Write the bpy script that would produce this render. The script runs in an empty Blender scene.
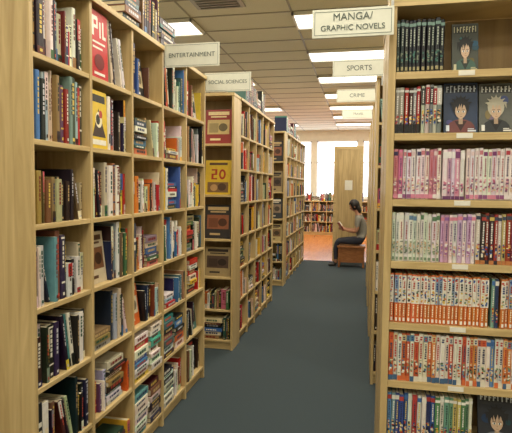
import bpy, math, random
from mathutils import Vector, Matrix
scene=bpy.context.scene
COL=scene.collection
random.seed(5)
try:
    scene.view_settings.view_transform='Standard'
    scene.view_settings.look='None'
except Exception as e: print(e)

def lin(c):
    o=[]
    for v in c[:3]:
        v=max(0,min(255,v))/255.0
        o.append(v/12.92 if v<=0.04045 else ((v+0.055)/1.055)**2.4)
    return (o[0],o[1],o[2],1.0)

# ------------------------------------------------------------ materials
def newmat(name):
    m=bpy.data.materials.new(name); m.use_nodes=True
    nt=m.node_tree; bs=nt.nodes['Principled BSDF']
    return m,nt,bs
def plain(name,c,rough=0.6,noise=0.12,scale=30,metal=0):
    m,nt,bs=newmat(name)
    tc=nt.nodes.new('ShaderNodeTexCoord'); n=nt.nodes.new('ShaderNodeTexNoise'); n.inputs['Scale'].default_value=scale
    n.inputs['Detail'].default_value=4
    r=nt.nodes.new('ShaderNodeValToRGB')
    L=lin(c)
    r.color_ramp.elements[0].position=.3; r.color_ramp.elements[1].position=.7
    r.color_ramp.elements[0].color=(L[0]*(1-noise),L[1]*(1-noise),L[2]*(1-noise),1)
    r.color_ramp.elements[1].color=(min(1,L[0]*(1+noise)),min(1,L[1]*(1+noise)),min(1,L[2]*(1+noise)),1)
    nt.links.new(tc.outputs['Object'],n.inputs['Vector']); nt.links.new(n.outputs['Fac'],r.inputs['Fac'])
    nt.links.new(r.outputs['Color'],bs.inputs['Base Color'])
    bs.inputs['Roughness'].default_value=rough; bs.inputs['Metallic'].default_value=metal
    return m
def wood(name,c1,c2,scl,rough=0.45):
    m,nt,bs=newmat(name)
    tc=nt.nodes.new('ShaderNodeTexCoord'); mp=nt.nodes.new('ShaderNodeMapping'); mp.inputs['Scale'].default_value=scl
    n=nt.nodes.new('ShaderNodeTexNoise'); n.inputs['Scale'].default_value=1.0; n.inputs['Detail'].default_value=6; n.inputs['Distortion'].default_value=1.2
    r=nt.nodes.new('ShaderNodeValToRGB')
    r.color_ramp.elements[0].position=.32; r.color_ramp.elements[1].position=.68
    r.color_ramp.elements[0].color=lin(c1); r.color_ramp.elements[1].color=lin(c2)
    nt.links.new(tc.outputs['Object'],mp.inputs['Vector']); nt.links.new(mp.outputs['Vector'],n.inputs['Vector'])
    nt.links.new(n.outputs['Fac'],r.inputs['Fac']); nt.links.new(r.outputs['Color'],bs.inputs['Base Color'])
    bs.inputs['Roughness'].default_value=rough
    return m
WV=wood('birch_vertical_grain',(178,150,100),(208,182,130),(22,22,1.6))
WH=wood('birch_horizontal_grain',(186,158,106),(216,190,136),(3,3,40))
WB=wood('birch_back_panel',(132,106,66),(158,132,86),(14,14,1.2))
def vcol(name,rough=.5):
    m,nt,bs=newmat(name)
    a=nt.nodes.new('ShaderNodeAttribute'); a.attribute_name='Col'
    tc=nt.nodes.new('ShaderNodeTexCoord'); n=nt.nodes.new('ShaderNodeTexNoise'); n.inputs['Scale'].default_value=45
    mr=nt.nodes.new('ShaderNodeMapRange'); mr.inputs['To Min'].default_value=.8; mr.inputs['To Max'].default_value=1.1
    mx=nt.nodes.new('ShaderNodeVectorMath'); mx.operation='SCALE'
    nt.links.new(tc.outputs['Object'],n.inputs['Vector']); nt.links.new(n.outputs['Fac'],mr.inputs['Value'])
    nt.links.new(a.outputs['Color'],mx.inputs[0]); nt.links.new(mr.outputs['Result'],mx.inputs['Scale'])
    nt.links.new(mx.outputs['Vector'],bs.inputs['Base Color'])
    bs.inputs['Roughness'].default_value=rough
    return m
BOOK=vcol('printed_book_covers',.42)

# ------------------------------------------------------------ mesh builder
class Fr:
    def __init__(s,o,U=(1,0,0),W=(0,-1,0)):
        s.o=Vector(o); s.U=Vector(U); s.W=Vector(W)
    def p(s,u,w,z): 
        v=s.o+s.U*u+s.W*w; return (v.x,v.y,v.z+z)
ID=Fr((0,0,0),(1,0,0),(0,1,0))
class MB:
    def __init__(s): s.V=[];s.F=[];s.C=[];s.M=[]
    def add(s,pts,faces,col=(1,1,1,1),mat=0):
        n=len(s.V); s.V+=pts
        for f in faces:
            s.F.append(tuple(i+n for i in f)); s.C.append(col); s.M.append(mat)
    def box(s,fr,u0,u1,w0,w1,z0,z1,col=(1,1,1,1),mat=0):
        P=[fr.p(u,w,z) for z in (z0,z1) for (u,w) in ((u0,w0),(u1,w0),(u1,w1),(u0,w1))]
        s.add(P,[(3,2,1,0),(4,5,6,7),(0,1,5,4),(1,2,6,5),(2,3,7,6),(3,0,4,7)],col,mat)
    def build(s,name,mats,parent=None,bevel=0,smooth=False,fix=False):
        me=bpy.data.meshes.new(name); me.from_pydata(s.V,[],s.F)
        for m in mats: me.materials.append(m)
        me.polygons.foreach_set('material_index',s.M)
        ca=me.color_attributes.new('Col','FLOAT_COLOR','CORNER')
        buf=[]
        for f,c in zip(s.F,s.C): buf+=list(c)*len(f)
        ca.data.foreach_set('color',buf)
        if smooth: me.polygons.foreach_set('use_smooth',[True]*len(s.F))
        me.update()
        if fix or bevel:
            import bmesh
            bm=bmesh.new(); bm.from_mesh(me); bmesh.ops.recalc_face_normals(bm,faces=bm.faces); bm.to_mesh(me); bm.free()
        ob=bpy.data.objects.new(name,me); COL.objects.link(ob)
        if parent: ob.parent=parent
        if bevel:
            b=ob.modifiers.new('Bevel','BEVEL'); b.width=bevel; b.segments=1; b.limit_method='ANGLE'
        return ob

# ------------------------------------------------------------ books
CREAM=lin((222,210,180))
def book(b,fr,u,w,z,t,h,d,col,marks=(),lean=0.0):
    def P(x,y,zz): return fr.p(u+x+zz*lean, w+y, z+zz)
    e=min(.003,t*.2)
    plan=[(0,-d),(0,-e),(t*.18,0),(t*.82,0),(t,-e),(t,-d)]
    pts=[P(x,y,0) for x,y in plan]+[P(x,y,h) for x,y in plan]
    b.add(pts,[(0,1,7,6),(1,2,8,7),(2,3,9,8),(3,4,10,9),(4,5,11,10),(5,0,6,11),(5,4,3,2,1,0),(6,7,8,9,10,11)],col)
    k=t*.12
    b.add([P(k,-d+.002,h+.0005),P(t-k,-d+.002,h+.0005),P(t-k,-.006,h+.0005),P(k,-.006,h+.0005)],[(0,1,2,3)],CREAM)
    for i,(a,c,z0,z1,mc) in enumerate(marks):
        o=.0006+.0002*i
        b.add([P(t*a,o,h*z0),P(t*c,o,h*z0),P(t*c,o,h*z1),P(t*a,o,h*z1)],[(0,1,2,3)],mc)
def book_flat(b,fr,u,w,z,t,L,d,col,mc):
    b.box(fr,u,u+L,w-d,w-.002,z,z+t*.12,col); b.box(fr,u,u+L,w-d,w-.002,z+t*.88,z+t,col)
    b.box(fr,u,u+L,w-.004,w,z+t*.02,z+t*.98,col)
    b.box(fr,u+.003,u+L-.003,w-d+.003,w-.004,z+t*.12,z+t*.88,CREAM)
    x=u+L*.2
    while x<u+L*.75:
        l=random.uniform(.01,.03); 
        b.add([fr.p(x,w+.0007,z+t*.3),fr.p(x+l,w+.0007,z+t*.3),fr.p(x+l,w+.0007,z+t*.7),fr.p(x,w+.0007,z+t*.7)],[(0,1,2,3)],mc)
        x+=l+.006
def default_art(tc,art,ell):
    d6=tuple(v*.6 for v in art[:3])+(1,); dk=tuple(v*.25 for v in art[:3])+(1,)
    L=[('q',(.1,.9,.84,.94),tc),('q',(.2,.8,.77,.81),tc)]
    if ell:
        L+=[('e',(.5,.18,.42,.17),d6),('e',(.52,.5,.2,.17),art),('e',(.5,.6,.25,.1),dk),('q',(.1,.6,.03,.08),tc)]
    else:
        L+=[('q',(.08,.92,.28,.7),art),('q',(.15,.5,.33,.6),d6),('e',(.68,.48,.17,.12),dk),('q',(.2,.6,.1,.16),tc)]
    return L
def manga_art(rng,bg,title,hair,cloth,skin=(206,176,148)):
    # logo band, framed portrait with spiky hair, eyes, collar, side figures and volume text
    L=[('q',(.0,1,.0,1),lin(bg)),('q',(.04,.96,.8,.97),lin(tuple(v*.55 for v in bg)))]
    x=.07
    while x<.88:
        h0=rng.uniform(.815,.83); h1=rng.uniform(.93,.955)
        L.append(('q',(x,x+.035,h0,h1),lin(title)))
        if rng.random()<.6: L.append(('q',(x+.035,x+.075,(h0+h1)/2-.012,(h0+h1)/2+.012),lin(title)))
        if rng.random()<.6: L.append(('q',(x+.035,x+.075,h1-.025,h1),lin(title)))
        x+=.115
    for k in range(5):
        cx=rng.uniform(.1,.9); cz=rng.uniform(.15,.7); L.append(('e',(cx,cz,rng.uniform(.05,.14),rng.uniform(.04,.1)),lin(tuple(max(0,min(255,v+rng.randint(-35,45))) for v in bg))))
    L+=[('e',(.5,.08,.42,.2),lin(cloth)),('t',((.32,.24),(.68,.24),(.5,.04)),lin(tuple(v*.5 for v in cloth))),('q',(.44,.56,.18,.34),lin(tuple(v*.85 for v in skin))),
        ('e',(.5,.52,.25,.2),lin(hair)),('e',(.5,.44,.165,.15),lin(skin)),('t',((.37,.38),(.63,.38),(.5,.27)),lin(skin))]
    for k in range(9):
        a=.24+k*.065; L.append(('t',((a-.04,.62),(a+.05,.62),(a+rng.uniform(-.05,.05),.43+rng.uniform(0,.09))),lin(hair)))
    for k in range(7):
        an=math.radians(15+k*25); L.append(('t',((.5+.2*math.cos(an-.2),.55+.14*math.sin(an-.2)),(.5+.2*math.cos(an+.2),.55+.14*math.sin(an+.2)),(.5+.36*math.cos(an),.55+.22*math.sin(an))),lin(hair)))
    for s in (-1,1):
        L+=[('e',(.5+s*.075,.425,.045,.02),lin((240,240,236))),('e',(.5+s*.07,.425,.02,.019),lin((30,40,60))),('q',(.5+s*.075-.045,.5+s*.075+.045,.455,.464),lin((30,26,26)))]
    L+=[('t',((.49,.38),(.52,.38),(.505,.36)),lin((150,110,90))),('q',(.47,.54,.325,.331),lin((120,50,45)))]
    L+=[('q',(.06,.16,.04,.16),lin(title)),('q',(.7,.94,.03,.06),lin(title)),('q',(.7,.88,.075,.09),lin(title))]
    return L
def book_face(b,fr,u,w,z,wd,h,t,col,tc,art,lean=.16,ell=True,custom=None):
    def P(x,y,zz): return fr.p(u+x, w+y-zz*lean, z+zz)
    pts=[P(x,y,zz) for zz in (0,h) for (x,y) in ((0,-t),(wd,-t),(wd,0),(0,0))]
    b.add(pts,[(3,2,1,0),(4,5,6,7),(1,2,6,5),(2,3,7,6),(3,0,4,7),(0,1,5,4)],col)
    for i,(k,p,c) in enumerate(custom or default_art(tc,art,ell)):
        o=.0005+.00012*i
        if k=='q': b.add([P(wd*p[0],o,h*p[2]),P(wd*p[1],o,h*p[2]),P(wd*p[1],o,h*p[3]),P(wd*p[0],o,h*p[3])],[(0,1,2,3)],c)
        elif k=='t': b.add([P(wd*x,o,h*y) for x,y in p],[(0,1,2)],c)
        else:
            n=16; b.add([P(wd*(p[0]+p[2]*math.cos(j*2*math.pi/n)),o,h*(p[1]+p[3]*math.sin(j*2*math.pi/n))) for j in range(n)],[tuple(range(n))],c)
PALS=[((24,24,28),13),((45,38,36),8),((30,42,78),6),((92,24,28),6),((180,38,36),7),((234,228,212),15),((212,198,165),9),
 ((226,190,64),5),((50,90,62),5),((150,120,80),6),((60,112,130),4),((205,108,48),4),((90,60,104),3),((130,135,135),6),
 ((70,106,165),4),((172,188,196),4),((110,70,45),6),((196,95,105),2),((35,65,60),4)]
def pick(rng,pal=None):
    pal=pal or PALS
    tot=sum(w for _,w in pal); r=rng.uniform(0,tot)
    for c,w in pal:
        r-=w
        if r<=0: break
    return tuple(max(8,min(245,v+rng.randint(-14,14))) for v in c)
def contrast(rng,c):
    L=.3*c[0]+.6*c[1]+.1*c[2]
    if L<120: return lin(rng.choice([(235,230,215),(225,195,90),(210,210,215),(205,80,60),(200,170,120)]))
    return lin(rng.choice([(30,30,35),(120,25,25),(30,45,95),(60,40,30),(20,80,60)]))
def rmarks(rng,c):
    mc=contrast(rng,c); m=[]
    s=rng.random()
    if s<.3: m.append((.0,1,.0,rng.uniform(.1,.3),lin(pick(rng))))
    elif s<.45:
        m.append((.1,.9,.94,.97,mc)); m.append((.1,.9,.24,.27,mc))
    elif s<.6: m.append((.0,1,.6,1,lin(pick(rng))))
    z=rng.uniform(.35,.5)
    while z<.88:
        l=rng.uniform(.03,.09); m.append((.34,.66,z,min(.92,z+l),mc)); z+=l+.022
    if rng.random()<.6: m.append((.3,.7,.05,.1,mc))
    return m
def fill(b,fr,u0,u1,z,gap,D,rng,pal=None,hr=(.5,.93),tr=(.010,.034),stack=.12,full=.85,special=None):
    u=u0+.003; z=z+.0012
    end=u1-.003
    if rng.random()>full: end=u0+(u1-u0)*rng.uniform(.6,.9)
    hb=gap*rng.uniform(*hr)
    if special:
        for sp in special:
            u=sp(b,fr,u,z)
    while u<end-.014:
        r=rng.random()
        if r<stack*.4 and end-u>.2:
            n=rng.randint(3,9); zz=z; L=rng.uniform(.17,.23)
            if u+L>end: continue
            for i in range(n):
                t=rng.uniform(.014,.042)
                if zz+t>z+gap*.92: break
                c=pick(rng,pal); l2=L-rng.uniform(0,.04)
                book_flat(b,fr,u+rng.uniform(0,.02),-rng.uniform(.003,.035),zz,t,l2,.13,lin(c),contrast(rng,c)); zz+=t+.0006
            u+=L+.022; continue
        if r<stack*.52 and end-u>.16:
            wd=rng.uniform(.12,.15); c=pick(rng,pal)
            book_face(b,fr,u,-.05,z,wd,gap*rng.uniform(.6,.8),.02,lin(c),contrast(rng,c),lin(pick(rng)),lean=.12,ell=rng.random()<.3)
            u+=wd+.006; continue
        if r<.2: hb=gap*rng.uniform(*hr)
        t=rng.uniform(*tr)
        if rng.random()<.12: t*=1.6
        if u+t>end: break
        h=min(gap*.95,max(gap*.46,hb*rng.uniform(.82,1.12)))
        c=pick(rng,pal); lean=0
        rr=rng.random()
        if rr<.08:
            L=rng.choice([.1,.16,.24])
            n=rng.randint(1,4)
            if u+h*L+n*.03<end:
                u+=h*L+.001
                for _ in range(n):
                    c=pick(rng,pal); t=rng.uniform(.012,.026)
                    if u+t>end: break
                    book(b,fr,u,-rng.uniform(.008,.035),z,t,h,D*rng.uniform(.6,.75),lin(c),rmarks(rng,c),-L); u+=t+.0012
                continue
        book(b,fr,u,-rng.uniform(.006,.04),z,t,h,D*rng.uniform(.6,.75),lin(c),rmarks(rng,c),lean)
        u+=t+.0008
# ------------------------------------------------------------ bookcase
def case(b,fr,L,D,zs,H,ncol,th=.022,ttop=True,back=True):
    step=(L-th)/ncol; cells=[]
    for i in range(ncol+1):
        b.box(fr,i*step,i*step+th,-D,0,0,H,mat=0)
    for i in range(ncol):
        a=i*step+th; c=(i+1)*step; cells.append((a,c))
        for z in zs: b.box(fr,a+.0002,c-.0002,-D,-.003,z-th,z,mat=1)
        b.box(fr,a,c,-.045,-.03,0,zs[0]-th-.001,mat=1)
    if ttop: b.box(fr,-.004,L+.004,-D,.012,H,H+th+.006,mat=1)
    if back: b.box(fr,.001,L-.001,-D-.01,-D,0.01,H,mat=2)
    return cells
WM=[WV,WH,WB]
ZS=[.10,.44,.77,1.10,1.44,1.78,2.12]; HT=2.46
EZ=[.10,.40,.72,1.09,1.52,2.01]
def gaps(zs,H,th=.022):
    return [(z,(zs[i+1]-th if i+1<len(zs) else H)-z) for i,z in enumerate(zs)]

# ---- LEFT UNITS
WHT=[((238,234,222),10),((60,130,130),3),((205,200,190),4),((30,30,32),2),((95,160,160),2)]
BRN=[((110,85,55),6),((60,70,50),4),((150,125,80),4),((40,35,30),4),((130,40,35),2),((190,175,140),3)]
DRK=[((25,25,28),8),((60,25,30),3),((40,45,70),3),((200,190,165),3),((120,90,60),3),((150,60,90),1),((70,110,110),2)]
BRT=[((238,234,222),8),((226,190,60),4),((184,40,36),4),((30,30,34),6),((70,114,170),3),((215,205,175),5),((60,100,80),3),((214,116,50),3)]
def thick(c,t,h,depth=.17):
    def f(b,fr,u,z):
        cc=lin(c); book(b,fr,u,-.012,z,t,h,depth,cc,[(.2,.8,.62,.7,lin((240,235,220))),(.25,.75,.45,.56,lin((240,225,190))),(.3,.7,.12,.3,lin((40,30,30)))])
        return u+t+.002
    return f
def stackf(n,L,seed,pal=None,hm=.28):
    def f(b,fr,u,z):
        r=random.Random(seed); zz=z
        for i in range(n):
            t=r.uniform(.022,.048); c=pick(r,pal)
            if zz+t-z>hm: break
            book_flat(b,fr,u+r.uniform(0,.02),-.002+r.uniform(-.016,.0),zz,t,L-r.uniform(0,.035),.16,lin(c),contrast(r,c)); zz+=t+.0006
        return u+L+.024
    return f
def facef(wd,h,c,t,a,ell=True,custom=None,lean=.12):
    def f(b,fr,u,z):
        book_face(b,fr,u,-.012-(.0 if lean<.1 else .03),z,wd,h,.02,lin(c),lin(t),lin(a),lean=lean,ell=ell,custom=custom); return u+wd+.004
    return f
RW=lin((245,238,225)); YB=lin((35,30,25)); RD=(200,28,34)
redbox=[('q',(0,1,0,1),lin(RD)),('q',(.14,.24,.62,.92),RW),('q',(.24,.44,.86,.92),RW),('q',(.38,.46,.74,.9),RW),('q',(.24,.42,.74,.79),RW),('q',(.54,.62,.62,.86),RW),('q',(.7,.78,.62,.88),RW),('q',(.78,.9,.62,.67),RW),('q',(.15,.85,.52,.55),RW),('q',(.15,.7,.44,.47),RW),('e',(.5,.25,.28,.12),lin((120,14,20))),('q',(.2,.8,.05,.09),RW)]
yelbox=[('q',(0,1,0,1),lin((230,194,40))),('q',(.1,.9,.8,.93),YB),('t',((.1,.2),(.5,.7),(.9,.2)),lin((60,40,30))),('e',(.5,.5,.2,.14),lin((245,235,200))),('e',(.45,.5,.12,.09),YB),('e',(.62,.6,.1,.07),lin((190,60,40))),('q',(.1,.9,.06,.15),lin((245,240,225)))]
spec1={(1,6):[facef(.17,.32,RD,(240,235,220),(240,235,220),custom=redbox,lean=.02)],
 (1,5):[facef(.16,.28,(225,190,40),(30,30,30),(180,60,40),custom=yelbox,lean=.03),thick((235,225,210),.03,.27)],
 (1,3):[facef(.2,.26,(205,190,160),(90,60,40),(120,80,50),ell=False)],(2,3):[thick((60,70,90),.05,.28)],
 (2,1):[stackf(9,.21,3,WHT+BRT),stackf(9,.17,5,WHT)],(2,0):[stackf(9,.21,8,WHT),stackf(9,.17,11,DRK)],
 (3,1):[stackf(9,.2,13,WHT+DRK),stackf(6,.18,15,BRT)],(3,0):[stackf(8,.2,17,WHT)],(2,2):[facef(.16,.24,(215,105,45),(245,235,210),(235,220,190),ell=False)],
 (0,1):[thick((25,25,28),.04,.26),thick((235,230,220),.04,.25)],(4,6):[thick((200,40,30),.06,.25)],(3,5):[thick((190,40,35),.05,.24)]}
def left_unit(Xf,Y0,Y1,seed,ncol,spec={},endcap=False,rows=ZS):
    rng=random.Random(seed*10+3)
    wb=MB(); bb=MB(); D=.29
    ys=Y0+(.27 if endcap else 0)
    for side in (0,1):
        if side==0: fr=Fr((Xf,ys,0),(0,1,0),(1,0,0))
        else: fr=Fr((Xf-.62,ys,0),(0,1,0),(-1,0,0))
        cells=case(wb,fr,Y1-ys,D,rows,HT,ncol)
        for ci,(a,c) in enumerate(cells):
            for ri,(z,g) in enumerate(gaps(rows,HT)):
                sp=spec.get((ci,ri)) if side==0 else None
                pal=rng.choice([None,None,BRT,DRK+BRT]); hr=(.52,.92); tr=(.009,.032)
                st=.25 if ri<3 else .08
                if side==0 and seed==1 and ci==0:
                    pal={4:BRN,3:DRK+WHT,2:WHT+DRK,1:DRK,5:BRN+PALS}.get(ri); st=0
                    if ri==4: hr=(.6,.66)
                    if ri==2: tr=(.014,.042); hr=(.65,.88)
                fill(bb,fr,a,c,z,g,D,rng,pal,hr,tr,stack=st,special=sp)
    if endcap:
        fr=Fr((Xf-.62,Y0,0),(1,0,0),(0,-1,0))
        cells=case(wb,fr,.62,.26,EZ,HT,1)
        a,c=cells[0]
        covs=[((190,170,120),(60,40,30),(120,90,60)),((50,55,60),(220,210,190),(140,120,100)),((160,140,100),(40,30,30),(80,60,50)),
              ((45,42,45),(200,170,120),(150,90,60)),((236,200,40),(190,30,30),(90,60,40)),((150,44,36),(236,214,160),(206,180,120))]
        for ri,(z,g) in enumerate(gaps(EZ,HT)):
            if ri in (0,1): 
                fill(bb,fr,a,c,z,g,.24,rng); continue
            for k in range(2):
                cv=covs[ri] if k==1 else covs[(ri+2)%6]
                if seed!=2: cv=covs[(ri+k*3+1)%6]
                cus=None
                if ri==4 and k==1 and seed==2:
                    nr=lin((176,50,34))
                    cus=[('q',(0,1,0,1),lin((226,190,52))),('q',(.15,.85,.86,.93),lin((90,60,40))),
                         ('q',(.24,.46,.70,.74),nr),('q',(.38,.46,.6,.74),nr),('q',(.24,.46,.57,.61),nr),('q',(.24,.32,.46,.6),nr),('q',(.24,.46,.44,.48),nr),
                         ('e',(.66,.59,.13,.15),nr),('e',(.66,.59,.06,.09),lin((226,190,52))),('q',(.1,.9,.06,.36),lin((128,96,60))),('e',(.35,.2,.14,.1),lin((190,150,100))),('e',(.66,.22,.16,.11),lin((80,56,40)))]
                hh=min(g*.82,.34)*(.98 if k else .85)
                book_face(bb,fr,a+.008+k*.285,-.05,z+.0012,.262,hh,.02,lin(cv[0]),lin(cv[1]),lin(cv[2]),lean=.12,ell=False,custom=cus)
    wb.build('bookcase',WM,bevel=.0015)
    bb.build('shelved_books',[BOOK])
left_unit(-1.26,1.73,3.94,1,5,spec1)
left_unit(-1.20,4.64,6.85,2,5,{},True)
left_unit(-1.21,7.92,10.8,3,6,{},True)

def top_books(name,fr,u0,u1,z,seed,D=.3,pal=DRK,hh=(.2,.3)):
    rng=random.Random(seed); b=MB(); u=u0
    while u<u1-.22:
        if rng.random()<.45:
            zz=z+.001; L=rng.uniform(.2,.3)
            for i in range(rng.randint(3,7)):
                t=rng.uniform(.02,.045); c=pick(rng,pal); book_flat(b,fr,u,-rng.uniform(.02,.04),zz,t,L-rng.uniform(0,.04),.2,lin(c),contrast(rng,c)); zz+=t+.0005
            u+=L+.02
        else:
            for i in range(rng.randint(3,7)):
                t=rng.uniform(.02,.05); c=pick(rng,pal); book(b,fr,u,-.03,z+.001,t,rng.uniform(*hh),.2,lin(c),rmarks(rng,c)); u+=t+.001
            u+=.01
    b.build(name,[BOOK])
TZ=HT+.029
top_books('stacked_books',Fr((-1.26,1.73,0),(0,1,0),(1,0,0)),.85,1.75,TZ,4)
top_books('stacked_books',Fr((-1.20,4.9,0),(0,1,0),(1,0,0)),.35,1.5,TZ,5)
top_books('stacked_books',Fr((-1.21,8.2,0),(0,1,0),(1,0,0)),.05,1.9,TZ,6,pal=DRK+WHT+[((110,25,40),8)])

# ---- RIGHT: manga bookcase facing the camera
MZ=[.12,.42,.65,.88,1.10,1.33,1.56,1.80,2.02]; MH=2.25
frm=Fr((.085,1.90,0),(1,0,0),(0,-1,0))
wb=MB(); bb=MB()
cells=case(wb,frm,1.9,.2,MZ,MH,2,th=.026,ttop=False)
wb.box(frm,0,1.9,-.2,.004,MH,MH+.12,mat=1)
W_=lin((240,236,226)); K_=lin((22,22,26))
def CH_(rng,*a): return lin(rng.choice(a))
def blob(rng,z0,z1,pal):
    m=[]; z=z0
    while z<z1:
        l=rng.uniform(.018,.045); a=rng.uniform(.03,.4); m.append((a,min(.97,a+rng.uniform(.3,.6)),z,min(z+l,z1),lin(rng.choice(pal)))); z+=l*.9
    return m
def txt(rng,z0,z1,c,a=.32,d=.68):
    m=[]; z=z0
    while z<z1:
        l=rng.uniform(.02,.045); m.append((a+rng.uniform(0,.08),d-rng.uniform(0,.08),z,min(z+l,z1),c)); z+=l+.013
    return m
ACT=[(220,170,124),(40,40,50),(235,225,200),(180,56,46),(224,186,70),(66,92,156)]
def series(style,rng,k):
    if style=='black': return (20,26,28),[(0,1,.88,.94,lin((110,140,130)))]+txt(rng,.5,.84,lin((170,180,165)))+blob(rng,.18,.4,[(60,110,100),(30,50,50),(120,130,110)])+[(.2,.8,.03,.1,lin((160,150,110)))],.185
    if style=='redblack':
        c=rng.choice([(160,34,34),(176,44,38),(60,30,32),(150,145,140)]); return c,[(0,1,.0,.2,K_),(0,1,.9,.95,lin((200,200,195)))]+txt(rng,.42,.82,W_)+blob(rng,.2,.38,ACT),.165
    if style=='dark': return rng.choice([(40,40,42),(130,128,122),(185,180,172)]),[(0,1,.6,.95,CH_(rng,(150,30,35),(40,40,44),(200,196,188)))]+txt(rng,.64,.9,W_)+blob(rng,.2,.5,ACT),.17
    if style=='pinkwhite':
        c=rng.choice([(236,228,226),(238,230,222),(234,222,224),(236,230,224),(206,130,152)])
        return c,[(0.08,.92,.87,.95,CH_(rng,(176,50,66),(120,56,112),(200,120,130),(60,50,90),(225,200,200)))]+txt(rng,.46,.83,CH_(rng,(140,40,74),(70,50,90),(170,60,66)))+blob(rng,.16,.42,[(226,170,180),(170,84,116),(242,234,230),(120,76,112),(224,192,160)])+[(0,1,.02,.1,CH_(rng,(212,134,158),(146,84,130),(230,220,218)))],.182
    if style=='pink2':
        c=rng.choice([(216,166,188),(192,110,146),(230,214,220),(234,226,226)])
        return c,[(0,1,.82,.95,CH_(rng,(238,232,230),(120,60,110),(190,76,112)))]+txt(rng,.42,.78,CH_(rng,(144,40,66),(90,50,108),(242,236,236)))+blob(rng,.12,.36,[(236,228,230),(120,64,108),(210,122,150)])+[(0,1,.0,.07,lin((104,56,100)))],.18
    if style=='whitegreen':
        return rng.choice([(230,230,220),(218,222,210),(236,232,222)]),[(0,1,.86,.95,CH_(rng,(84,120,86),(186,74,62),(96,130,160),(216,190,90),(220,220,210)))]+txt(rng,.46,.82,CH_(rng,(56,80,64),(60,60,70),(140,50,46)))+blob(rng,.16,.42,[(146,160,128),(96,112,94),(225,215,190),(196,162,128)])+[(.2,.8,.03,.09,lin((116,140,112)))],.178
    if style=='lilac':
        return rng.choice([(208,180,202),(232,224,228),(190,154,182),(232,226,226)]),[(0,1,.88,.95,CH_(rng,(220,134,156),(148,100,164)))]+txt(rng,.45,.83,CH_(rng,(124,50,98),(74,50,106)))+blob(rng,.14,.42,[(236,228,232),(162,100,148),(224,184,162)]),.175
    if style=='brown':
        return rng.choice([(120,84,58),(160,66,52),(76,96,94),(196,168,120),(60,52,52),(220,208,190),(140,66,90)]),[(0,1,.88,.95,CH_(rng,(210,184,96),(168,60,54),(60,70,90)))]+txt(rng,.42,.84,W_)+blob(rng,.14,.4,ACT)+[(0,1,.0,.08,CH_(rng,(190,122,70),(60,50,56)))],.18
    if style=='naruto':
        top=CH_(rng,(238,233,220),(234,228,212),(240,236,226),(236,231,218),(238,234,222),(140,164,188))
        return (218,122,62),[(0,1,.4,.97,top)]+blob(rng,.88,.94,[(190,60,48),(60,86,146)])+blob(rng,.43,.68,[(226,196,96),(74,98,152),(235,225,205),(206,124,70),(70,60,58),(236,230,214),(104,136,104)])+txt(rng,.71,.86,CH_(rng,(50,64,120),(176,68,50),(50,50,58)),.25,.75)+txt(rng,.14,.38,lin((246,232,198)))+[(.25,.75,.03,.1,lin((246,242,232)))],.18
    if style=='orangered':
        return rng.choice([(216,112,62),(226,150,84),(234,228,212),(236,230,216),(206,92,58)]),[(0,1,.84,.97,CH_(rng,(236,231,216),(236,231,216),(96,142,170),(232,216,164),(216,104,60)))]+txt(rng,.86,.95,CH_(rng,(50,58,100),(180,56,50)),.2,.8)+txt(rng,.48,.8,CH_(rng,(240,234,214),(66,66,90),(176,56,50)),.26,.74)+blob(rng,.16,.45,[(238,226,196),(86,122,160),(208,104,60),(70,60,58),(120,148,104),(240,234,218)])+[(0,1,.0,.11,CH_(rng,(232,224,204),(70,102,136),(214,112,64)))],.178
    if style=='green':
        return rng.choice([(86,130,94),(118,158,134),(206,198,112),(228,226,214)]),[(0,1,.9,.96,W_)]+txt(rng,.42,.84,CH_(rng,(240,236,226),(50,74,64)))+blob(rng,.12,.38,ACT),.175
    if style=='blue':
        return rng.choice([(60,92,150),(110,148,188),(230,226,216),(46,64,110),(182,66,56),(126,166,158),(232,228,220)]),[(0,1,.87,.96,CH_(rng,(233,228,214),(184,68,62),(70,112,170)))]+txt(rng,.45,.83,CH_(rng,(238,233,218),(222,194,96),(46,54,80)))+blob(rng,.12,.42,ACT),.175
def run(z,u0,u1,style,rng,t0=.0142):
    u=u0; k=0
    while u+t0<u1:
        c,m,h=series(style,rng,k); t=t0*rng.uniform(.78,1.2); h*=rng.uniform(.98,1.02)
        book(bb,frm,u,-.012-rng.uniform(0,.009),z+.0012,t,h,.125,lin(tuple(v+rng.randint(-10,8) for v in c)),m,lean=rng.choice([0,0,0,.008,-.006])); u+=t+.0006+(.002 if rng.random()<.06 else 0); k+=1
    return u
rg=random.Random(21)
rows={2.02:[(.028,.195,'black')],1.80:[(.028,.12,'redblack'),(.12,.195,'dark')],
 1.56:[(.028,.20,'pinkwhite'),(.2,.28,'pink2'),(.28,.93,'pinkwhite')],
 1.33:[(.028,.2,'whitegreen'),(.2,.32,'lilac'),(.32,.93,'brown')],
 1.10:[(.028,.38,'naruto'),(.38,.41,'blue'),(.41,.93,'naruto')],
 .88:[(.028,.37,'orangered'),(.37,.40,'blue'),(.40,.93,'orangered')],
 .65:[(.028,.20,'blue'),(.20,.345,'green'),(.65,.93,'brown')],
 .42:[(.028,.93,'pink2')],.12:[(.028,.93,'blue')]}
for z,rs in rows.items():
    for (a,c,s) in rs: run(z,a,c,s,rg)
    run(z,.966,1.85,rg.choice(['black','brown','lilac','whitegreen','orangered']),rg)
def mface(u,z,wd,h,*a,lean=.16,w=-.04):
    book_face(bb,frm,u,w,z+.0012,wd,h,.012,lin(a[0]),W_,W_,lean=lean,custom=manga_art(rg,*a))
mface(.225,2.02,.09,.18,(66,70,62),(190,185,150),(30,30,30),(60,90,80),w=-.05)
mface(.202,1.80,.116,.185,(44,60,88),(214,222,232),(24,26,34),(110,60,60))
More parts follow.
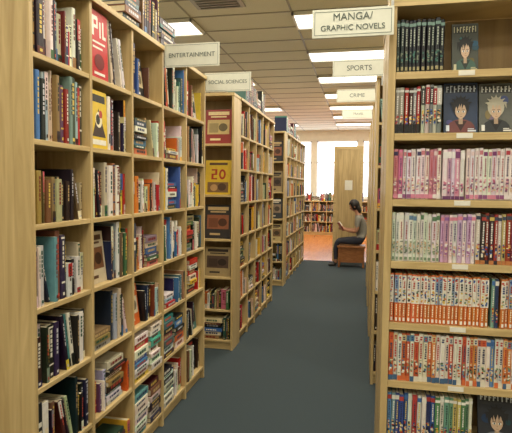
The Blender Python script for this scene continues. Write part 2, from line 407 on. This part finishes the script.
mface(.323,1.80,.112,.18,(96,98,92),(232,232,226),(190,184,164),(44,48,52))
for k in range(4):
    mface(.45+k*.12,1.80,.112,.17,rg.choice([(70,90,60),(120,50,50),(40,48,60)]),(230,220,190),rg.choice([(60,40,30),(200,170,60)]),rg.choice([(180,50,50),(60,90,150)]))
    mface(.55+k*.1,2.02,.09,.17,rg.choice([(170,150,100),(120,50,50),(40,48,60)]),(230,220,190),rg.choice([(60,40,30),(200,170,60)]),rg.choice([(180,50,50),(60,90,150)]))
mface(.36,.65,.13,.19,(40,44,54),(225,228,230),(26,26,30),(110,116,130),lean=.25)
mface(.495,.65,.13,.19,(100,102,108),(40,44,50),(220,222,226),(50,52,66),lean=.25)
LAB=plain('shelf_label_card',(232,228,214),.6,.04)
for z in MZ:
    for u in (.24,.7,1.2,1.6):
        wb.box(frm,u,u+.055,-.003,-.0015,z-.02,z-.002,mat=3)
frb=Fr((.085+1.9,2.42,0),(-1,0,0),(0,1,0))
cl=case(wb,frb,1.9,.28,ZS[:6],2.25,4)
for (a,c) in cl:
    for (z,g) in gaps(ZS[:6],2.25): fill(bb,frb,a,c,z,g,.26,rg)
wb.build('manga_bookcase',WM+[LAB],bevel=.0012)
bb.build('manga_volumes',[BOOK])

for k,y in enumerate((4.10,5.45,6.85,8.25)):
    wb=MB(); bb=MB(); rng=random.Random(50+k)
    for side in (0,1):
        fr=Fr((.10,y,0),(1,0,0),(0,-1,0)) if side==0 else Fr((2.5,y+.6,0),(-1,0,0),(0,1,0))
        cl=case(wb,fr,2.4,.28,ZS,HT,5)
        for (a,c) in cl:
            for (z,g) in gaps(ZS,HT): fill(bb,fr,a,c,z,g,.26,rng)
    wb.build('bookcase',WM,bevel=.0015); bb.build('shelved_books',[BOOK])
wb=MB(); bb=MB(); rng=random.Random(90)
for side in (0,1):
    fr=Fr((-.585,11.0,0),(0,1,0),(-1,0,0)) if side else Fr((.0,11.0,0),(0,1,0),(1,0,0))
    cl=case(wb,fr,2.0,.28,ZS,HT,4)
    for (a,c) in cl:
        for (z,g) in gaps(ZS,HT): fill(bb,fr,a,c,z,g,.26,rng)
# solid end panel with framed stiles
wb.box(ID,-.6,.015,10.975,10.998,0,HT+.03,mat=0)
for (a,c,d,e) in ((-.6,-.55,0,HT+.03),(-.035,.015,0,HT+.03),(-.55,-.035,HT-.04,HT+.03),(-.55,-.035,0,.12)):
    wb.box(ID,a,c,10.966,10.975,d,e,mat=1)
wb.build('bookcase',WM,bevel=.0015); bb.build('shelved_books',[BOOK])
n=MB(); n.box(ID,-.36,-.2,10.968,10.973,1.55,1.76); n.build('paper_notice',[LAB])
wb=MB(); bb=MB(); fr=Fr((.33,11.6,0),(1,0,0),(0,-1,0)); cl=case(wb,fr,2.4,.28,ZS,HT,5)
for (a,c) in cl:
    for (z,g) in gaps(ZS,HT): fill(bb,fr,a,c,z,g,.26,rng)
wb.build('bookcase',WM,bevel=.0015); bb.build('shelved_books',[BOOK])
LZ=[.1,.45,.8]
wb=MB(); bb=MB(); fr=Fr((-3.2,16.9,0),(1,0,0),(0,-1,0)); cl=case(wb,fr,3.6,.3,LZ,1.12,7)
for (a,c) in cl:
    for (z,g) in gaps(LZ,1.12): fill(bb,fr,a,c,z,g,.28,rng,full=1)
wb.build('low_bookcase',WM,bevel=.0015); bb.build('shelved_books',[BOOK])
top_books('display_books',fr,.2,3.4,1.149,77,pal=WHT+PALS)

# ------------------------------------------------------------ signs
SGN=plain('sign_card',(226,226,210),.5,.03); SGB=plain('sign_border',(120,128,118),.6,.05); INK=plain('sign_ink',(84,96,88),.6,.05)
MET=plain('brushed_metal',(150,150,145),.35,.05,metal=.8)
def text_mesh(s,size,loc,parent,mat,wmax):
    cu=bpy.data.curves.new('t','FONT'); cu.body=s; cu.size=size; cu.align_x='CENTER'; cu.align_y='CENTER'; cu.extrude=.0004; cu.space_line=.9
    to=bpy.data.objects.new('tmp',cu); COL.objects.link(to)
    bpy.context.view_layer.update()
    wd=to.dimensions.x
    if wd>wmax: cu.size=size*wmax/wd; bpy.context.view_layer.update()
    me=bpy.data.meshes.new_from_object(to.evaluated_get(bpy.context.evaluated_depsgraph_get()))
    COL.objects.unlink(to); bpy.data.objects.remove(to)
    me.materials.clear(); me.materials.append(mat)
    o=bpy.data.objects.new('lettering',me); COL.objects.link(o); o.parent=parent
    o.location=loc; o.rotation_euler=(math.pi/2,0,0); return o
def sign(x0,x1,y,z0,z1,lines,legs):
    b=MB()
    b.box(ID,x0,x1,y,y+.006,z0,z1,mat=0)
    m=.008
    for (a,c,d,e) in ((x0+m,x1-m,z0+m,z0+m+.002),(x0+m,x1-m,z1-m-.002,z1-m),(x0+m,x0+m+.002,z0+m,z1-m),(x1-m-.002,x1-m,z0+m,z1-m)):
        b.box(ID,a,c,y-.0008,y,d,e,mat=1)
    for (lx0,lx1,lz0,lz1) in legs: b.box(ID,lx0,lx1,y+.0062,y+.014,lz0,lz1,mat=2)
    o=b.build('category_sign',[SGN,SGB,MET])
    for (t,s,f) in lines: text_mesh(t,s,((x0+x1)/2,y-.0015,z0+(z1-z0)*f),o,INK,(x1-x0)*.84)
sign(-.19,.098,1.86,2.142,2.242,[('MANGA/',.036,.70),('GRAPHIC NOVELS',.028,.32)],[(.087,.097,2.15,2.36)])
sign(-.246,.165,4.05,2.47,2.60,[('SPORTS',.056,.5)],[(.13,.15,2.4,2.6)])
sign(-.28,.14,5.40,2.50,2.63,[('CRIME',.055,.5)],[(.12,.135,2.4,2.6)])
sign(-.28,.14,6.80,2.52,2.63,[('TRAVEL',.04,.5)],[(.12,.135,2.4,2.6)])
sign(-1.245,-.885,3.04,2.35,2.495,[('ENTERTAINMENT',.044,.5)],[(-1.245,-1.23,2.36,2.47)])
sign(-1.27,-.885,3.945,2.365,2.515,[('SOCIAL SCIENCES',.04,.5)],[(-1.245,-1.23,2.38,2.49)])

# ------------------------------------------------------------ room shell
X0,X1,Y0,Y1,CH=-3.6,3.6,-2.6,17.8,3.6
CARP=plain('carpet_teal',(54,66,71),.95,.3,180)
OAK=wood('orange_floorboards',(180,108,52),(216,142,76),(14,1.5,1),.25)
PLA=plain('painted_plaster',(220,214,196),.8,.04,8)
TILE=plain('acoustic_tile',(206,203,186),.95,.08,90)
BAR=plain('tbar_grid',(140,136,120),.5,.03)
def bx(name,x0,x1,y0,y1,z0,z1,m,bev=0):
    b=MB(); b.box(ID,x0,x1,y0,y1,z0,z1); return b.build(name,[m],bevel=bev)
bx('floor',X0,X1,Y0,10.95,-.1,0,CARP)
bx('floor_wood',X0,X1,10.95,Y1,-.1,0,OAK)
bx('ceiling',X0,X1,Y0,Y1,CH,CH+.1,TILE)
bx('wall_left',X0-.1,X0,Y0,Y1,-.1,CH+.1,PLA)
bx('wall_right',X1,X1+.1,Y0,Y1,-.1,CH+.1,PLA)
bx('wall_front',X0-.1,X1+.1,Y0-.1,Y0,-.1,CH+.1,PLA)
b=MB()
wins=[(-3.2,-1.75),(-1.6,-.15),(0,1.45),(1.6,3.05)]; wz0,wz1=1.25,3.25
b.box(ID,X0,X1,Y1,Y1+.15,-.1,wz0); b.box(ID,X0,X1,Y1,Y1+.15,wz1,CH+.1)
xs=[X0]+[v for w in wins for v in w]+[X1]
for i in range(0,len(xs),2): b.box(ID,xs[i],xs[i+1],Y1,Y1+.15,wz0,wz1)
b.build('wall_back',[PLA])
WHP=plain('white_window_paint',(232,230,224),.4,.02)
for i,(a,c) in enumerate(wins):
    b=MB(); f=.05
    for (p,q,r,s) in ((a,c,wz0,wz0+f),(a,c,wz1-f,wz1),(a,a+f,wz0,wz1),(c-f,c,wz0,wz1),(a,c,2.45,2.49),((a+c)/2-.018,(a+c)/2+.018,wz0,2.45)):
        b.box(ID,p,q,Y1+.03,Y1+.09,r,s,mat=0)
    b.build('window_%d'%(i+1),[WHP])
b=MB(); b.box(ID,X0,X1,Y1-.02,Y1,0,.12); b.build('baseboard_back',[WHP])
b=MB(); b.box(ID,X0,X1,Y1-.06,Y1+.02,1.2,1.245); b.build('trim_1',[WHP])
LX=-.23
b=MB(); x=LX-.6-1.2*3
while x<X1:
    if x>X0: b.box(ID,x-.012,x+.012,Y0,Y1,CH-.006,CH)
    x+=1.2
y=6.05-.275-.55*15
while y<Y1:
    if y>Y0: b.box(ID,X0,X1,y-.012,y+.012,CH-.007,CH)
    y+=.55
b.build('ceiling_grid',[BAR])
em,nt,bs=newmat('lit_diffuser'); bs.inputs['Base Color'].default_value=(1,1,1,1); bs.inputs['Emission Color'].default_value=(1,.96,.86,1); bs.inputs['Emission Strength'].default_value=3.0
HOUS=plain('white_enamel',(225,222,210),.4,.02)
def fixture(x,y,pw):
    b=MB()
    b.box(ID,x-.58,x+.58,y-.255,y+.255,CH-.03,CH-.02,mat=1)
    for (p,q,r,s) in ((x-.6,x+.6,y-.275,y-.25),(x-.6,x+.6,y+.25,y+.275),(x-.6,x-.575,y-.275,y+.275),(x+.575,x+.6,y-.275,y+.275)):
        b.box(ID,p,q,r,s,CH-.045,CH-.0075,mat=0)
    o=b.build('ceiling_light',[HOUS,em])
    l=bpy.data.lights.new('fluorescent_tubes','AREA'); l.shape='RECTANGLE'; l.size=1.14; l.size_y=.5; l.energy=pw; l.color=(1,.93,.76)
    lo=bpy.data.objects.new('fluorescent_tubes',l); COL.objects.link(lo); lo.parent=o; lo.location=(x,y,CH-.046)
yy=6.05-1.65*5
while yy<17:
    fixture(LX,yy,26)
    if int(round((yy-6.05)/1.65))%2==0:
        fixture(LX-2.4,yy,24); fixture(LX+2.4,yy,24)  # side columns of fixtures, added to help light the room
    yy+=1.65
b=MB(); b.box(ID,-1.85,-1.3,5.05,5.5,CH-.02,CH-.008)
for i in range(6): b.box(ID,-1.8,-1.35,5.09+i*.07,5.11+i*.07,CH-.035,CH-.02)
b.build('ceiling_vent',[MET])

# ------------------------------------------------------------ bench + reader
bw=wood('bench_wood',(130,80,40),(172,112,62),(6,6,30))
b=MB(); by=10.3; sx0,sx1=-.46,.10
b.box(ID,sx0,sx1,by-.2,by+.2,.40,.44)
for (x,y) in ((sx0+.02,by-.18),(sx1-.06,by-.18),(sx0+.02,by+.14),(sx1-.06,by+.14)): b.box(ID,x,x+.04,y,y+.04,0,.40)
b.box(ID,sx0+.06,sx1-.06,by-.17,by-.15,.10,.40); b.box(ID,sx0+.06,sx1-.06,by+.15,by+.17,.10,.40)
b.box(ID,sx0+.03,sx0+.05,by-.14,by+.14,.10,.40); b.box(ID,sx1-.05,sx1-.03,by-.14,by+.14,.10,.40)
b.build('wooden_bench',[bw],bevel=.004)

def skinned(verts,edges,radii,root=0,sub=2):
    me=bpy.data.meshes.new('sk'); me.from_pydata(verts,edges,[]); o=bpy.data.objects.new('sk',me); COL.objects.link(o)
    o.modifiers.new('S','SKIN')
    lay=me.skin_vertices[0].data
    for i,r in enumerate(radii):
        rr=r if isinstance(r,tuple) else (r,r); lay[i].radius=rr; lay[i].use_root=(i==root)
    s=o.modifiers.new('B','SUBSURF'); s.levels=sub; s.render_levels=sub
    bpy.context.view_layer.update()
    m=bpy.data.meshes.new_from_object(o.evaluated_get(bpy.context.evaluated_depsgraph_get()))
    COL.objects.unlink(o); bpy.data.objects.remove(o)
    return m
SKIN=plain('skin',(176,126,98),.5,.05); SHIRT=plain('grey_cotton_shirt',(132,128,116),.85,.1,60); PANT=plain('dark_trousers',(48,50,62),.85,.1,60)
SHOE=plain('shoes',(35,32,32),.5,.05); HAIR=plain('dark_hair',(28,22,20),.5,.2,80); EYEW=plain('eye_white',(230,226,220),.3,.02); LIP=plain('lips',(150,76,70),.5,.03)
pmats=[SKIN,SHIRT,PANT,SHOE,HAIR,EYEW,LIP]
px,py=.04,10.3
V=[];Ed=[];Rd=[];idx={}
def J_(n,p,r,par=None):
    idx[n]=len(V); V.append((px+p[0],py+p[1],p[2])); Rd.append(r)
    if par: Ed.append((idx[par],idx[n]))
J_('pel',(0,0,.56),(.115,.15)); J_('waist',(-.01,0,.68),(.10,.125),'pel'); J_('chest',(-.05,0,.86),(.105,.145),'waist'); J_('ub',(-.08,0,.98),(.085,.12),'chest')
J_('nb',(-.105,0,1.05),.055,'ub'); J_('neck',(-.13,0,1.12),.045,'nb'); J_('skull',(-.145,0,1.17),.045,'neck')
for s,n in ((-1,'a'),(1,'b')):
    J_('sh'+n,(-.09,s*.165,.985),.058,'ub'); J_('el'+n,(-.13,s*.215,.73),.043,'sh'+n); J_('fa'+n,(-.24,s*.17,.735),.038,'el'+n); J_('wr'+n,(-.36,s*.10,.76),.026,'fa'+n); J_('pm'+n,(-.415,s*.085,.775),(.032,.018),'wr'+n)
    J_('hp'+n,(-.06,s*.10,.535),.088,'pel'); J_('mt'+n,(-.26,s*.11,.53),.074,'hp'+n); J_('kn'+n,(-.50,s*.11,.52),.058,'mt'+n); J_('cf'+n,(-.535,s*.11,.36),.052,'kn'+n); J_('an'+n,(-.53,s*.11,.10),.036,'cf'+n)
    J_('hl'+n,(-.53,s*.11,.05),.036,'an'+n); J_('to'+n,(-.68,s*.115,.036),(.036,.03),'hl'+n)
body=skinned(V,Ed,Rd,0,2)
parts=MB()
def addmesh(me,fn):
    base=len(parts.V); parts.V+=[tuple(v.co) for v in me.vertices]
    for p in me.polygons:
        parts.F.append(tuple(i+base for i in p.vertices)); parts.C.append((1,1,1,1)); parts.M.append(fn(p.center))
def bodymat(c):
    x=c.x-px; z=c.z
    y=abs(c.y-py)
    if z<.09: return 3
    if z<.61:
        if z<.16: return 0
        return 2
    if x<-.135 and y>.05 and z<.84: return 0
    if z>1.055: return 0
    if y>.15 and z<.82 : return 0
    return 1
addmesh(body,bodymat)
for s in (-1,1):
    for k,(dz,ln) in enumerate(((.024,.066),(.009,.074),(-.007,.070),(-.022,.056))):
        bx0=Vector((px-.415,py+s*.09,.775+dz)); 
        p=[bx0,bx0+Vector((-ln*.45,-s*.004,.004)),bx0+Vector((-ln*.8,-s*.018,.006)),bx0+Vector((-ln,-s*.034,.006))]
        addmesh(skinned([tuple(v) for v in p],[(0,1),(1,2),(2,3)],[.009,.0085,.008,.007],0,1),lambda c:0)
    t0=Vector((px-.39,py+s*.085,.79)); p=[t0,t0+Vector((-.015,-s*.02,.024)),t0+Vector((-.038,-s*.03,.03))]
    addmesh(skinned([tuple(v) for v in p],[(0,1),(1,2)],[.011,.0095,.008],0,1),lambda c:0)
HC=Vector((px-.185,py,1.235)); tilt=Matrix.Rotation(math.radians(22),4,'Y').inverted()
def ellip(center,rx,ry,rz,mat,nu=28,nv=18,fn=None,rot=tilt,keep=None):
    base=len(parts.V); vs=[]
    for j in range(nv+1):
        ph=-math.pi/2+math.pi*j/nv
        for i in range(nu):
            th=2*math.pi*i/nu; d=Vector((math.cos(ph)*math.cos(th),math.cos(ph)*math.sin(th),math.sin(ph)))
            q=Vector((d.x*rx,d.y*ry,d.z*rz))
            if fn: q=fn(q,d)
            vs.append(center+q)
    parts.V+=[tuple(HC+rot@q) for q in vs]
    for j in range(nv):
        for i in range(nu):
            a=j*nu+i; c=j*nu+(i+1)%nu
            if keep:
                m=(vs[a]+vs[c+nu])/2
                if not keep(m): continue
            parts.F.append((base+a,base+c,base+c+nu,base+a+nu)); parts.C.append((1,1,1,1)); parts.M.append(mat)
def headfn(q,d):
    if d.z<0: 
        q.y*=1-.28*(-d.z); q.x*=1-.12*(-d.z)
    if d.x<0:
        q.x*=.93
        if abs(d.y)<.18 and -.35<d.z<.08: q.x-=.018*(1-abs(d.y)/.18)*(1-abs(d.z+.2)/.3 if abs(d.z+.2)<.3 else 0)
        if .08<abs(d.y)<.55 and 0<d.z<.22: q.x+=.006
        if d.z<-.75: q.x-=.006
    return q
ellip(Vector((0,0,0)),.098,.076,.118,0,fn=headfn)
for s in (-1,1):
    ellip(Vector((-.078,s*.03,.005)),.012,.014,.009,5,10,8); ellip(Vector((-.089,s*.03,.004)),.004,.006,.006,4,8,6)
    ellip(Vector((.005,s*.077,-.01)),.018,.008,.03,0,10,8); ellip(Vector((-.085,s*.03,.024)),.006,.018,.004,4,8,6)
ellip(Vector((-.083,0,-.058)),.009,.024,.007,6,10,8)
ellip(Vector((.012,0,.018)),.108,.088,.118,4,rot=tilt,keep=lambda m:(m.x>-.045 or m.z>.055))
ellip(Vector((.065,0,-.075)),.05,.07,.11,4)
parts.build('seated_reader',pmats,smooth=True,fix=True)
b=MB(); R0=Vector((px-.465,py,.80))
for s in (-1,1):
    up=Vector((-.11,0,.16)).normalized()*.2; nrm=Vector((.82,0,.57))*.012
    a0=R0-up*.5; a1=R0+up*.5; o=Vector((.04,s*.13,.02))
    q=[a0,a0+o,a1+o,a1]; q2=[v+nrm for v in q]
    b.add([tuple(v) for v in q+q2],[(0,1,2,3),(0,1,5,4),(1,2,6,5),(2,3,7,6),(3,0,4,7)],lin((140,40,40)))
    q3=[v+nrm*1.1 for v in q]; b.add([tuple(v) for v in q3],[(0,1,2,3)],lin((235,230,215)))
b.build('open_book',[BOOK])

# ------------------------------------------------------------ world + camera
w=bpy.data.worlds.new('World'); scene.world=w; w.use_nodes=True
bg=w.node_tree.nodes['Background']; bg.inputs['Color'].default_value=(.93,.94,1,1); bg.inputs['Strength'].default_value=5.0
cam=bpy.data.cameras.new('Camera'); co=bpy.data.objects.new('Camera',cam); COL.objects.link(co)
cam.sensor_width=36; cam.lens=500/512*36; cam.clip_start=.05
M=Matrix.Translation((0,0,1.6))@Matrix.Rotation(math.radians(11.9),4,'Z')@Matrix.Rotation(math.radians(90-3.4),4,'X')@Matrix.Rotation(math.radians(.6),4,'Z')
co.matrix_world=M
scene.camera=co
